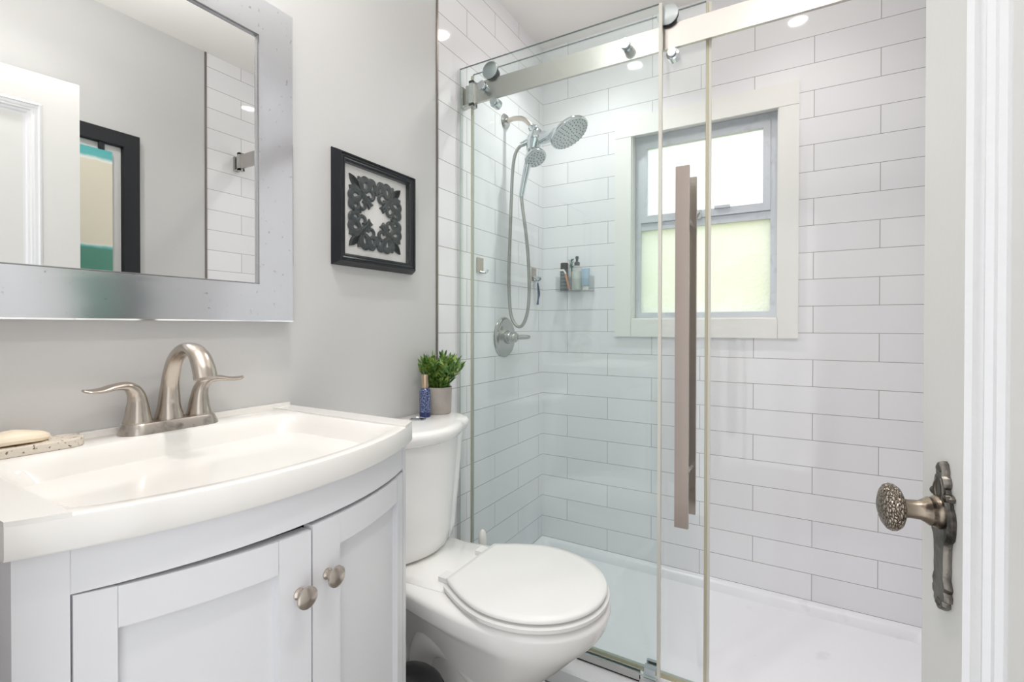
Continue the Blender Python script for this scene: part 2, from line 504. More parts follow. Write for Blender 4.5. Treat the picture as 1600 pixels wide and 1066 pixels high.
bm = B(); box(bm, (FX0 + .02, FY + .012, FZ0 + .02), (FX1 - .02, FY + .016, 1.506)); obj('lower_pane', bm, M['pane_low'], frame)
bm = B(); box(bm, (.728, FY - .02, 1.528), (.748, FY - .0005, 1.566)); tube(bm, cat([(.738, FY - .02, 1.558), (.736, FY - .035, 1.55), (.722, FY - .042, 1.53)], 5), .005)
obj('latch', bm, M['chrome_satin'], sash, bevel=.002)
bm = B(); box(bm, (.80, FY - .016, 1.566), (.862, FY - .0065, 1.577)); obj('sash_lift', bm, M['aluminium'], sash, bevel=.002)
# garden outside
bm = B(); box(bm, (-6, BACK + .6, -1.0), (8, 12, -.9)); o = struct(obj('ground', bm, M['ground']))
bm = B()
for k in range(900):
    c = Vector((random.uniform(-2.2, 3.2), 3.9 + random.uniform(-.25, .35), random.uniform(-.9, 1.62) - abs(random.gauss(0, .1))))
    n = Vector((random.uniform(-1, 1), -1.2, random.uniform(-.2, 1))).normalized()
    u, v, a = basis(n)
    s = random.uniform(.09, .19); th = random.uniform(0, PI)
    d1, d2 = u * math.cos(th) + v * math.sin(th), v * math.cos(th) - u * math.sin(th)
    bm.faces.new([bm.verts.new(c + d1 * s * a_ + d2 * s * b_ + n * h) for a_, b_, h in ((-1, 0, 0), (-.3, .42, .02), (.4, .36, .02), (1, 0, 0), (.4, -.36, .02), (-.3, -.42, .02))])
tag(obj('hedge', bm, M['hedge']), 'yellow green hedge, sunlight put into its colour, outside behind the lower frosted pane', 'hedge')

# ------------------------------------------------------------------ lamps
def downlight(x, y, power, beam, label, group=None):
    t = thing('recessed_downlight', label, 'ceiling light', (x, y, CEIL), group)
    bm = B(); lathe(bm, [(.056, 0), (.056, -.004), (.040, -.006), (.038, -.001)], (x, y, CEIL), (0, 0, 1), 32, False, False)
    obj('bezel', bm, M['white_gloss'], t)
    bm = B(); lathe(bm, [(.037, -.0015), (.030, -.004), (.0, -.005)], (x, y, CEIL), (0, 0, 1), 32, False, False)
    obj('bulb', bm, M['lamp'], t)
    ld = bpy.data.lights.new('downlight_beam', 'SPOT')
    ld.energy = power; ld.color = (1, .98, .965); ld.spot_size = math.radians(beam); ld.spot_blend = 1; ld.shadow_soft_size = .022
    lo_ = bpy.data.objects.new('downlight_beam', ld); col.objects.link(lo_); lo_.parent = t; lo_.location = (0, 0, -.012)
downlight(.363, 1.82, 24, 118, 'small round downlight in the shower ceiling nearest the shower head')
downlight(1.108, 1.82, 7, 118, 'small round downlight in the shower ceiling away from the shower head')
downlight(.38, .60, 16, 140, 'small round downlight in the ceiling in front of the vanity mirror')
downlight(1.10, .60, 17, 140, 'small round downlight in the ceiling above the open door')

# ------------------------------------------------------------------ door
E0 = Vector((1.222, .74)); DV = Vector((.154, -.988)).normalized(); DN = Vector((-DV.y, DV.x)) * -1
if DN.x > 0: DN = -DN
DL = .66; DZ0, DZ1 = FLOOR + .012, 1.945
def dp(s, z, n=0):
    """door local: s from the free edge towards the hinges, n out of the face we see"""
    q = E0 + DV * s + DN * n
    return Vector((q.x, q.y, z))
door = thing('door_1', 'white panelled door standing open with an old pewter knob', 'door', dp(DL, DZ0, -.02))
door['kind'] = 'structure'
def dbox(bm, s0, s1, z0, z1, n0, n1):
    loft(bm, [[dp(s0, z0, n0), dp(s1, z0, n0), dp(s1, z1, n0), dp(s0, z1, n0)], [dp(s0, z0, n1), dp(s1, z0, n1), dp(s1, z1, n1), dp(s0, z1, n1)]])
bm = B()
for s0, s1, z0, z1 in ((0, .104, DZ0, DZ1), (DL - .104, DL, DZ0, DZ1), (.104, DL - .104, DZ0, DZ0 + .2), (.104, DL - .104, DZ1 - .11, DZ1)):
    dbox(bm, s0, s1, z0, z1, 0, -.035)
obj('leaf', bm, M['door_paint'], door, bevel=.0015)
bm = B(); dbox(bm, .1, DL - .1, DZ0 + .19, DZ1 - .1, -.011, -.025)
obj('panel', bm, M['door_paint'], door)
bm = B()
prof = [(.0, .0015), (.006, .005), (.011, .001), (.016, .0), (.021, -.003), (.026, -.002), (.03, -.0065), (.036, -.0065), (.041, -.0105), (.047, -.011)]
PS0, PS1, PZ0, PZ1 = .100, DL - .100, DZ0 + .196, DZ1 - .106
rings = []
for d, n in prof:
    rings.append([dp(PS0 + d, PZ0 + d, n), dp(PS1 - d, PZ0 + d, n), dp(PS1 - d, PZ1 - d, n), dp(PS0 + d, PZ1 - d, n)])
loft(bm, rings, True, False, False)
obj('moulding', bm, M['door_mould'], door, angle=25)
# escutcheon plate: silhouette in (s offset, z)
half = [(0, .9165), (.0048, .9145), (.0078, .907), (.0075, .902), (.0105, .900), (.0125, .895), (.0112, .8905), (.0088, .888), (.0112, .884), (.017, .884), (.0205, .8815), (.0192, .8775), (.0150, .8765),
        (.0165, .871), (.0205, .866), (.0222, .858), (.0215, .846), (.0195, .838), (.0148, .833), (.0132, .826), (.0122, .81), (.0128, .802), (.0118, .793), (.0138, .789), (.0162, .784), (.0138, .779), (.0158, .776), (.0152, .770),
        (.0112, .768), (.0118, .763), (.0072, .7595), (.003, .7565), (0, .756)]
sc_ = .06
out = [(sc_ + s, z) for s, z in half] + [(sc_ - s, z) for s, z in half[-2:0:-1]]
bm = B()
cen = (sc_, .836)
r0 = [dp(s, z, .0003) for s, z in out]; r1 = [dp(s, z, .0035) for s, z in out]
r2 = [dp(cen[0] + (s - cen[0]) * .86, cen[1] + (z - cen[1]) * .985, .0072) for s, z in out]
loft(bm, [r0, r1, r2], True, True, True)
def dcyl(bm, s, z, prof, seg=28):
    lathe(bm, prof, dp(s, z, 0), Vector((DN.x, DN.y, 0)), seg)
for s, z, r in ((sc_, .909, .0055), (sc_ - .0145, .8805, .0045), (sc_ + .0145, .8805, .0045), (sc_, .7645, .005)):
    dcyl(bm, s, z, [(r, .004), (r * .9, .0078), (r * .4, .0094), (0, .0098)], 14)
for s in (-.006, .006):
    tube(bm, cat([dp(sc_ + s * .6, .898, .006), dp(sc_ + s * 1.6, .886, .007), dp(sc_ + s * 1.2, .876, .0065)], 5), .0022, 8)
dcyl(bm, sc_, .832, [(.0022, .004), (.0022, .0062)], 10)
obj('escutcheon', bm, M['pewter_dark'], door, angle=28)['label'] = 'dark hammered ornamental door plate'
bm = B()
kz = .861
dcyl(bm, sc_, kz, [(.0172, .004), (.0178, .008), (.0165, .0115), (.0148, .013), (.0152, .016), (.0135, .0185), (.0115, .0215), (.0102, .024), (.0098, .034), (.0106, .0385)], 40)
nf = len(bm.faces)
dcyl(bm, sc_, kz, [(.0104, .0382), (.017, .0402), (.0222, .0427), (.0252, .047), (.0256, .0505), (.024, .054), (.0195, .0572), (.011, .0602), (0, .0612)], 48)
bm.faces.ensure_lookup_table()
for f in bm.faces[nf:]: f.material_index = 1
M['bronze_hammered'] = pmat('hammered_pewter', srgb(160, 148, 134), .3, 1)
o = obj('door_knob', bm, [M['bronze'], M['bronze_hammered']], door, angle=40)
o['label'] = 'hammered pewter knob'
def hammer(mt):
    t = mt.node_tree; b = t.nodes['Principled BSDF']
    tc = t.nodes.new('ShaderNodeTexCoord'); v = t.nodes.new('ShaderNodeTexVoronoi'); v.inputs['Scale'].default_value = 400
    mp = t.nodes.new('ShaderNodeMapping'); mp.inputs['Scale'].default_value = (1, 1, .45)
    t.links.new(tc.outputs['Object'], mp.inputs[0]); t.links.new(mp.outputs[0], v.inputs['Vector'])
    bp = t.nodes.new('ShaderNodeBump'); bp.inputs['Strength'].default_value = .9; bp.inputs['Distance'].default_value = .003
    v.feature = 'DISTANCE_TO_EDGE'
    r = t.nodes.new('ShaderNodeValToRGB')
    r.color_ramp.elements[0].position = .02; r.color_ramp.elements[0].color = srgb(70, 62, 55)
    r.color_ramp.elements[1].position = .16; r.color_ramp.elements[1].color = srgb(172, 160, 146)
    t.links.new(v.outputs['Distance'], r.inputs[0]); t.links.new(r.outputs[0], b.inputs['Base Color'])
    t.links.new(v.outputs['Distance'], bp.inputs['Height']); t.links.new(bp.outputs[0], b.inputs['Normal'])
hammer(M['bronze_hammered'])

# ------------------------------------------------------------------ vanity
AC, AY, AR = -.1058, .459, .594
def arcx(y, inset=0):
    return AC + math.sqrt(max((AR - inset) ** 2 - (y - AY) ** 2, 0))
VY0, VY1, VTOP, VBOT = .160, .758, .862, .824
def vloop(xb, y0, y1, inset, z, n=18, rnd=0):
    p = []
    for k in range(n): p.append(Vector((xb, y0 + (y1 - y0) * k / n, 0)))
    xe = arcx(y1, inset)
    for k in range(n): p.append(Vector((xb + (xe - xb) * k / n, y1, 0)))
    for k in range(n):
        y = y1 + (y0 - y1) * k / n
        p.append(Vector((arcx(y, inset), y, 0)))
    xe = arcx(y0, inset)
    for k in range(n): p.append(Vector((xe + (xb - xe) * k / n, y0, 0)))
    for _ in range(rnd):
        p = [p[i] * .5 + (p[i - 1] + p[(i + 1) % len(p)]) * .25 for i in range(len(p))]
    for q in p: q.z = z
    return p
sink = thing('sink_top', 'bow fronted white basin top on the vanity cabinet', 'sink', (.2, AY, VBOT))
bm = B()
rings = [vloop(.002, VY0, VY1, .002, VBOT), vloop(.002, VY0, VY1, 0, VBOT + .003), vloop(.002, VY0, VY1, 0, VTOP - .004), vloop(.004, VY0 + .001, VY1 - .001, .001, VTOP - .001),
         vloop(.006, VY0 + .004, VY1 - .004, .004, VTOP),
         vloop(.084, .206, .714, .020, VTOP, rnd=2), vloop(.088, .210, .710, .024, VTOP - .003, rnd=5), vloop(.094, .218, .700, .045, VTOP - .02, rnd=10),
         vloop(.118, .255, .662, .110, VTOP - .085, rnd=14), vloop(.140, .285, .630, .150, VTOP - .108, rnd=16), vloop(.2, .38, .54, .24, VTOP - .114, rnd=16)]
loft(bm, rings, True, True, True)
for a, b_ in ((VY0, .2055), (.7125, VY1)):
    pts = [(.004, a), (.004, b_)] + [(arcx(b_ + (a - b_) * k / 6, .0005), b_ + (a - b_) * k / 6) for k in range(7)]
    prism(bm, [(x, y, VTOP - .003) for x, y in pts], (0, 0, .0058))
o = obj('basin', bm, M['sink'], sink, angle=40)
bm = B(); box(bm, (.0015, VY0 + .001, VTOP - .002), (.0105, VY1 - .001, .8725)); obj('backsplash_lip', bm, M['sink'], sink, bevel=.003, seg=3)
bm = B(); lathe(bm, [(.022, -.1135), (.022, -.111), (.014, -.109), (0, -.108)], (.235, AY, VTOP), (0, 0, 1), 24); obj('drain', bm, M['nickel'], sink)

cab = thing('vanity_cabinet', 'white bow fronted vanity cabinet with two shaker doors', 'cabinet', (.2, AY, FLOOR))
IN = .013
def curved(bm, y0, y1, z0, z1, i0, i1, n=14, ztop=None):
    """slab following the bow: i0 = front inset, i1 = back inset; z0/z1 numbers or functions of y"""
    rings = []
    fz = lambda z, y: z(y) if callable(z) else z
    for k in range(n + 1):
        y = y0 + (y1 - y0) * k / n
        a, b_ = arcx(y, i0), arcx(y, i1)
        rings.append([(a, y, fz(z0, y)), (a, y, fz(z1, y)), (b_, y, fz(z1, y)), (b_, y, fz(z0, y))])
    loft(bm, rings)
CY0, CY1 = .1675, .7505
bm = B()
box(bm, (.012, CY0 + .001, FLOOR), (.368, CY0 + .016, VBOT - .0005)); box(bm, (.012, CY1 - .016, FLOOR), (.368, CY1 - .001, VBOT - .0005))
box(bm, (.012, CY0 + .0165, FLOOR), (.02, CY1 - .0165, VBOT - .0005))
curved(bm, CY0, .2075, FLOOR, VBOT - .0005, IN, .035, 6); curved(bm, .7295, CY1, FLOOR, VBOT - .0005, IN, .035, 6)
curved(bm, .2078, .7292, .772, VBOT - .0005, IN + .0015, .04)
curved(bm, .2078, .7292, FLOOR, .02, IN + .0015, .04)
obj('carcass', bm, M['white_wood'], cab, bevel=.0012)
bm = B(); curved(bm, .2078, .7292, .02, .771, .05, .055); obj('gap_shade_sheet', bm, M['gap_shade'], cab)  # dark sheet painted as the shade seen through the door gaps
def cab_door(y0, y1, so, si, left, ztl, ztr, label):
    """so/si stile widths at low-y and high-y sides; top edge runs from ztl to ztr"""
    zt = lambda y: ztl + (ztr - ztl) * (y - y0) / (y1 - y0)
    z0 = .024
    bm = B()
    curved(bm, y0, y0 + so, z0, zt, IN, .034, 5)
    curved(bm, y1 - si, y1, z0, zt, IN, .034, 5)
    curved(bm, y0 + so + .0006, y1 - si - .0006, lambda y: zt(y) - .047, lambda y: zt(y) - .0004, IN + .0006, .034)
    curved(bm, y0 + so + .0006, y1 - si - .0006, z0, z0 + .06, IN + .0006, .034)
    d = obj('door', bm, M['white_wood'], cab, bevel=.001)
    d['label'] = label
    bm = B(); curved(bm, y0 + so - .004, y1 - si + .004, z0 + .05, lambda y: zt(y) - .04, IN + .0125, .032); obj('door_panel', bm, M['white_wood'], d)
    return d
dl = cab_door(.2095, .4635, .034, .050, True, .7705, .7605, 'cabinet door nearer the camera, sagging a little')
dr = cab_door(.4665, .7275, .052, .030, False, .7655, .7655, 'cabinet door nearer the toilet')
for d, y, z in ((dl, .443, .676), (dr, .4925, .683)):
    x = arcx(y, IN)
    nx = Vector((x - AC, y - AY, 0)).normalized()
    bm = B(); lathe(bm, [(.0085, 0), (.0085, .002), (.0055, .0045), (.005, .011), (.0065, .0145), (.0135, .0165), (.0158, .019), (.0155, .0215), (.011, .0248), (0, .0265)], (x - .0002, y, z), nx, 32)
    obj('knob', bm, M['nickel'], d, angle=45)

# ------------------------------------------------------------------ faucet
FX, FYc, FZ = .041, .4775, VTOP
fau = thing('faucet', 'brushed nickel two handle arc faucet on the basin deck', 'faucet', (FX, FYc, FZ))
def stadium(hl, hd, z, dip=0, n=14):
    p = []
    for k in range(n + 1):
        a = -PI / 2 + PI * k / n
        p.append((FX + hd * math.sin(a), FYc + (hl - hd) + hd * math.cos(a), z))
    for k in range(n + 1):
        a = PI / 2 + PI * k / n
        p.append((FX + hd * math.sin(a), FYc - (hl - hd) + hd * math.cos(a), z))
    return p
bm = B()
loft(bm, [stadium(.0855, .0305, FZ + .0003), stadium(.0850, .0300, FZ + .003), stadium(.0790, .0250, FZ + .017), stadium(.0770, .0232, FZ + .0195)])
obj('base_plate', bm, M['nickel_worn'], fau, angle=50)
bm = B()
sp = cat([(.034, FYc, FZ + .018), (.0345, FYc, FZ + .05), (.039, FYc, FZ + .09), (.054, FYc, FZ + .128), (.082, FYc, FZ + .151), (.114, FYc, FZ + .157), (.142, FYc, FZ + .146), (.159, FYc, FZ + .122), (.166, FYc, FZ + .103)], 7)
rr = lerp_list([(.0245, .0245), (.0185, .0175), (.0152, .0138), (.0142, .0122), (.0150, .0108), (.0165, .0105), (.0185, .0112), (.0200, .0125), (.0205, .0132)], len(sp))
tube(bm, sp, rr, 26, up=(1, 0, 0))
obj('spout', bm, M['nickel'], fau, angle=50)
for s in (-1, 1):
    y0 = FYc + s * .0535
    bm = B()
    p = cat([(FX - .004, y0, FZ + .0195), (FX - .004, y0, FZ + .04), (FX - .003, y0 + s * .001, FZ + .062), (FX - .002, y0 + s * .006, FZ + .078), (FX, y0 + s * .018, FZ + .0885), (FX + .003, y0 + s * .038, FZ + .0895),
             (FX + .006, y0 + s * .058, FZ + .086), (FX + .008, y0 + s * .075, FZ + .086), (FX + .009, y0 + s * .084, FZ + .0885)], 6)
    r = lerp_list([(.0225, .0225), (.0185, .0185), (.0152, .0150), (.0138, .0125), (.0125, .0085), (.0115, .0055), (.0115, .0042), (.0105, .0036), (.005, .0022)], len(p))
    tube(bm, p, r, 22, up=(0, 1, 0))
    lathe(bm, [(.0232, .0193), (.0232, .0215)], (FX - .004, y0, FZ), (0, 0, 1), 28)
    obj('handle', bm, M['nickel'], fau, angle=50)

# soap and dish
bm = B()
lo = [(.014, .195), (.014, .33), (.018, .338), (.03, .343), (.052, .341), (.068, .333), (.074, .32), (.074, .195)]
loft(bm, [[(x, y, VTOP + .0008) for x, y in lo], [(x, y, VTOP + .0125) for x, y in lo], [(x + (.044 - x) * .06, y + (.27 - y) * .03, VTOP + .0145) for x, y in lo]])
tag(obj('soap_dish', bm, M['stone_dish'], origin=(.045, .27, VTOP)), 'pitted stone soap dish on the back ledge beside the faucet', 'soap dish')
bm = B()
rings = []
for k, (s, z) in enumerate(((.6, 0), (.88, .002), (1, .007), (.96, .012), (.8, .0165), (.5, .0195), (.15, .021))):
    rings.append([(.046 + .024 * s * math.cos(a), .256 + .044 * s * math.sin(a), VTOP + .0148 + z + .004 * math.cos(math.sin(a) * 1.3) - .0022) for a in [2 * PI * i / 28 for i in range(28)]])
loft(bm, rings)
tag(obj('soap_bar', bm, M['soap'], origin=(.046, .256, VTOP + .015)), 'cream bar of soap lying on the stone dish', 'soap')

# ------------------------------------------------------------------ mirror
MY0, MY1, MZ0, MZ1 = .150, .7535, 1.071, 1.815
mir = thing('wall_mirror', 'large mirror in a wide brushed silver frame above the vanity', 'mirror', (0, (MY0 + MY1) / 2, MZ0))
def yz_ring(i, x, y0=MY0, y1=MY1, z0=MZ0, z1=MZ1):
    return [(x, y0 + i, z0 + i), (x, y1 - i, z0 + i), (x, y1 - i, z1 - i), (x, y0 + i, z1 - i)]
bm = B()
loft(bm, [yz_ring(0, .001), yz_ring(0, .029), yz_ring(.003, .031), yz_ring(.072, .0285), yz_ring(.086, .0275)], True, False, False)
obj('frame', bm, M['frame_silver'], mir, angle=8)
bm = B(); loft(bm, [yz_ring(.086, .0275), yz_ring(.087, .024), yz_ring(.0885, .0245), yz_ring(.0895, .019)], True, False, False)
obj('bead', bm, M['frame_edge'], mir, angle=8)
bm = B(); box(bm, (.012, MY0 + .088, MZ0 + .088), (.0188, MY1 - .088, MZ1 - .088)); obj('mirror_glass', bm, M['mirror'], mir)

# ------------------------------------------------------------------ framed ornament
AY0, AY1, AZ0, AZ1 = .888, 1.209, 1.230, 1.549
art = thing('framed_ornament', 'square black box frame holding a dark scrollwork medallion over the toilet', 'picture', (0, (AY0 + AY1) / 2, AZ0))
def ar(i, x): return yz_ring(i, x, AY0, AY1, AZ0, AZ1)
bm = B(); loft(bm, [ar(0, .0008), ar(0, .004), ar(.009, .026), ar(.0105, .0285), ar(.014, .0285), ar(.0155, .0255), ar(.020, .0265), ar(.0235, .024), ar(.0265, .025), ar(.032, .020), ar(.033, .007)], True, False, False)
obj('frame', bm, M['black_frame'], art, angle=10)
bm = B(); box(bm, (.002, AY0 + .012, AZ0 + .012), (.006, AY1 - .012, AZ1 - .012)); obj('backing_board', bm, M['mat_board'], art)
bm = B(); box(bm, (.0175, AY0 + .0325, AZ0 + .0325), (.019, AY1 - .0325, AZ1 - .0325)); obj('glazing', bm, M['picture_glass'], art)
bm = B()
oc = ((AY0 + AY1) / 2 - .003, (AZ0 + AZ1) / 2)
HS = .102
def orn_poly(pts):
    for q in range(4):
        for mir_ in (0, 1):
            P = []
            for a, b_ in pts:
                if mir_: a, b_ = b_, a
                for _ in range(q): a, b_ = -b_, a
                P.append((.0062, oc[0] + a * HS, oc[1] + b_ * HS))
            cx_ = sum(p[1] for p in P) / len(P); cz_ = sum(p[2] for p in P) / len(P)
            top = [(.0148, cx_ + (p[1] - cx_) * .72, cz_ + (p[2] - cz_) * .72) for p in P]
            mid = [(.0115, p[1], p[2]) for p in P]
            loft(bm, [P, mid, top], True, False, True)
def orn_scroll(pts, rad):
    for q in range(4):
        for mir_ in (0, 1):
            P = []
            for a, b_ in pts:
                if mir_: a, b_ = b_, a
                for _ in range(q): a, b_ = -b_, a
                P.append((.0098, oc[0] + a * HS, oc[1] + b_ * HS))
            P = cat(P, 5)
            tube(bm, P, lerp_list([(r * HS, .0046) for r in rad], len(P)), 10, up=(1, 0, 0))
# half of a quadrant, mirrored in the diagonal and turned four times
orn_poly([(.60, .60), (.78, .66), (.92, .76), (.97, .86), (1.0, 1.0), (.86, .97), (.76, .92), (.66, .78)])            # corner leaf tip
orn_poly([(.56, .58), (.70, .55), (.80, .60), (.86, .52), (.97, .54), (1.0, .68), (.90, .70), (.84, .78), (.66, .72)])   # side lobe
orn_scroll([(.64, .64), (.52, .50), (.42, .40), (.30, .30)], [.10, .085, .075, .06])          # stem
orn_scroll([(.60, .56), (.64, .40), (.76, .30), (.90, .26), (.94, .14), (.84, .05)], [.05, .075, .11, .12, .10, .06])  # big C scroll
orn_scroll([(.90, .30), (.96, .44), (.86, .56), (.70, .54), (.62, .46)], [.10, .10, .085, .06, .04])
orn_scroll([(.84, .05), (.72, .07), (.66, .16), (.70, .25)], [.06, .05, .05, .06])
orn_scroll([(.66, .16), (.54, .10), (.44, .16), (.44, .28), (.52, .32)], [.05, .055, .055, .05, .04])
orn_poly([(.40, .40), (.42, .28), (.34, .24), (.28, .13), (.22, .22)])                        # inner leaf
orn_scroll([(.60, .0), (.72, .03), (.86, .02)], [.035, .04, .05])
obj('medallion', bm, M['ornament'], art, angle=40)

# picture on the opposite wall, seen in the mirror
PY0, PY1, PZ0_, PZ1_ = .60, 1.045, 1.02, 1.912
pic = thing('wall_picture', 'tall black framed teal and cream seascape reflected in the mirror', 'picture', (W, .82, PZ0_))
def pr(i, x): return yz_ring(i, x, PY0, PY1, PZ0_, PZ1_)
bm = B(); loft(bm, [pr(0, W - .001), pr(0, W - .026), pr(.003, W - .029), pr(.06, W - .026), pr(.066, W - .010)], True, False, False); obj('frame', bm, M['black_satin'], pic, angle=10)
bm = B(); box(bm, (W - .008, PY0 + .02, PZ0_ + .02), (W - .002, PY1 - .02, PZ1_ - .02)); obj('backing_board', bm, M['paint'], pic)
bm = B(); box(bm, (W - .022, .70, 1.06), (W - .0085, .944, 1.815)); obj('painting', bm, M['painting'], pic, origin=None)
bm = B(); box(bm, (W - .020, .898, 1.8155), (W - .0085, .918, 1.85)); obj('hanger', bm, M['black_satin'], pic)
for ch in pic.children:
    if ch.name.startswith('painting'):
        me = ch.data
        # put the painting's own origin at its foot so that its bands stay with it
        off = Vector((W - .015, .822, .98)) - wpos(pic)
        me.transform(Matrix.Translation(-off)); ch.location = off

# ------------------------------------------------------------------ toilet
TY = 1.095
toi = thing('toilet', 'white two piece toilet between the vanity and the shower', 'toilet', (.35, TY, FLOOR))
def tank_ring(x0, x1, hw, z, bow=.03, cr=.06, n=12):
    """back flat, front bowed, rounded corners"""
    p = []
    for k in range(n + 1):                                # right front corner going from side to front
        a = PI / 2 * k / n
        p.append((x1 - bow - cr + cr * math.sin(a) * 1.0, TY + hw - cr + cr * math.cos(a), z))
    p = p[:]
    for k in range(1, n):                                  # front bow
        t = k / n
        y = TY + (hw - cr) * (1 - 2 * t)
        p.append((x1 - bow * ((1 - 2 * t) ** 2), y, z))
    for k in range(n + 1):
        a = PI / 2 * (1 - k / n)
        p.append((x1 - bow - cr + cr * math.sin(a), TY - hw + cr - cr * math.cos(a), z))
    p.append((x0 + .01, TY - hw, z)); p.append((x0, TY - hw + .01, z)); p.append((x0, TY + hw - .01, z)); p.append((x0 + .01, TY + hw, z))
    return p
bm = B()
loft(bm, [tank_ring(.03, .170, .142, .392, .02, .05), tank_ring(.024, .190, .160, .402, .025, .06), tank_ring(.02, .200, .172, .44, .03, .065), tank_ring(.016, .210, .187, .56, .035, .07), tank_ring(.014, .219, .204, .70, .04, .075), tank_ring(.014, .221, .207, .727, .04, .075)])
obj('tank', bm, M['porcelain'], toi, angle=50)
bm = B()
loft(bm, [tank_ring(.010, .226, .212, .7275, .045, .08), tank_ring(.008, .236, .222, .733, .048, .085), tank_ring(.006, .244, .232, .748, .05, .09), tank_ring(.006, .244, .232, .758, .05, .09), tank_ring(.008, .238, .226, .766, .05, .09), tank_ring(.018, .222, .210, .770, .048, .085)])
obj('tank_lid', bm, M['porcelain'], toi, angle=50)
bm = B()
lathe(bm, [(.025, 0), (.025, .003), (.022, .0045), (.021, .003), (0, .0036)], (.085, 1.145, .770), (0, 0, 1), 32)
obj('flush_button', bm, M['chrome'], toi)
def egg(xb, xf, hw, z, wb=None, n=26, xm=None):
    """egg outline, straight back of half width wb at xb, widest hw at xm, rounded front at xf"""
    wb = hw * .6 if wb is None else wb
    xm = xb + (xf - xb) * .44 if xm is None else xm
    p = []
    for k in range(n):                                     # back to widest, +side
        t = k / n
        p.append((xb + (xm - xb) * t, wb + (hw - wb) * math.sin(t * PI / 2) ** 1.0))
    for k in range(n + 1):
        a = PI / 2 * k / n
        p.append((xm + (xf - xm) * math.sin(a) ** 1.0, hw * max(math.cos(a), 0) ** .96))
    q = [(x, -y) for x, y in p[-2::-1]]
    return [(x, TY + y, z) for x, y in p + q]
bm = B()
loft(bm, [egg(.12, .50, .105, FLOOR, .08, xm=.36), egg(.12, .498, .1, FLOOR + .02, .08, xm=.33), egg(.13, .49, .086, .02, .05, xm=.38), egg(.13, .50, .088, .10, .045, xm=.41), egg(.12, .548, .108, .17, .045, xm=.46),
          egg(.09, .615, .138, .235, .05, xm=.50), egg(.06, .668, .163, .29, .062, xm=.51), egg(.048, .690, .175, .312, .075, xm=.50), egg(.042, .698, .181, .322, .110, xm=.485), egg(.04, .704, .184, .332, .118, xm=.48), egg(.04, .712, .187, .362, .122, xm=.48), egg(.04, .710, .186, .370, .122, xm=.48), egg(.046, .700, .178, .377, .116, xm=.48), egg(.06, .67, .155, .3795, .10, xm=.47)])
# deck under the tank
loft(bm, [[(x, TY + y, z) for x, y in ((.03, -.12), (.17, -.135), (.27, -.13), (.34, -.12), (.34, .12), (.27, .13), (.17, .135), (.03, .12))] for z in (.345, .381)] + [[(x, TY + y, .391) for x, y in ((.035, -.112), (.17, -.125), (.26, -.118), (.31, -.10), (.31, .10), (.26, .118), (.17, .125), (.035, .112))]])
# trapway relief on both sides
for s in (-1, 1):
    p = cat([(.50, TY + s * .06, .07), (.44, TY + s * .062, .13), (.36, TY + s * .06, .195), (.28, TY + s * .056, .215), (.215, TY + s * .052, .175), (.20, TY + s * .05, .10), (.25, TY + s * .05, .03), (.31, TY + s * .05, -.03), (.33, TY + s * .05, FLOOR + .01)], 6)
    tube(bm, p, lerp_list([.03, .042, .048, .05, .048, .046, .044, .046, .05], len(p)), 20, up=(0, 1, 0))
obj('bowl', bm, M['porcelain'], toi, angle=48)
bm = B()
loft(bm, [egg(.322, .704, .186, .3845, .12, xm=.50), egg(.320, .708, .189, .387, .122, xm=.50), egg(.320, .708, .189, .3955, .122, xm=.50), egg(.325, .700, .182, .3985, .12, xm=.50)])
obj('seat', bm, M['seat_plastic'], toi, angle=50)
bm = B()
loft(bm, [egg(.328, .695, .177, .4032, .110, xm=.50), egg(.322, .703, .184, .4058, .114, xm=.50), egg(.322, .703, .184, .411, .114, xm=.50), egg(.325, .699, .181, .4145, .112, xm=.50), egg(.34, .68, .165, .4165, .10, xm=.50)])
obj('lid', bm, M['seat_plastic'], toi, angle=50)
for s in (-1, 1):
    bm = B(); box(bm, (.288, TY + s * .085 - .018, .3915), (.3215, TY + s * .085 + .018, .404)); obj('hinge', bm, M['seat_plastic'], toi, bevel=.004, seg=3)

# brush, bin
br = thing('toilet_brush', 'white toilet brush standing between toilet and shower curb', 'toilet brush', (.19, 1.349, FLOOR))
bm = B(); lathe(bm, [(.036, 0), (.036, .10), (.033, .10), (.033, .012)], (.19, 1.349, FLOOR), (0, 0, 1), 28, True, False); obj('holder', bm, M['white_plastic'], br)
bm = B(); lathe(bm, [(.02, .014), (.03, .03), (.03, .085), (.012, .10), (.007, .11), (.006, .28), (.009, .36), (.0125, .40), (.0135, .43), (.011, .45), (.005, .459), (0, .46)], (.19, 1.349, FLOOR), (0, 0, 1), 24); obj('brush_handle', bm, M['white_plastic'], br)
bn = thing('waste_bin', 'black round waste bin on the floor between vanity and toilet', 'bin', (.30, .868, FLOOR))
bm = B(); lathe(bm, [(.07, 0), (.082, .26), (.085, .265), (.085, .272), (.081, .27), (.066, .01)], (.30, .868, FLOOR), (0, 0, 1), 40, True, False); obj('bin_body', bm, M['black_plastic'], bn)
bm = B(); lathe(bm, [(.0805, .271), (.079, .285), (.062, .302), (.033, .312), (0, .315)], (.30, .868, FLOOR), (0, 0, 1), 40, True, False); obj('bin_lid', bm, M['black_plastic'], bn)

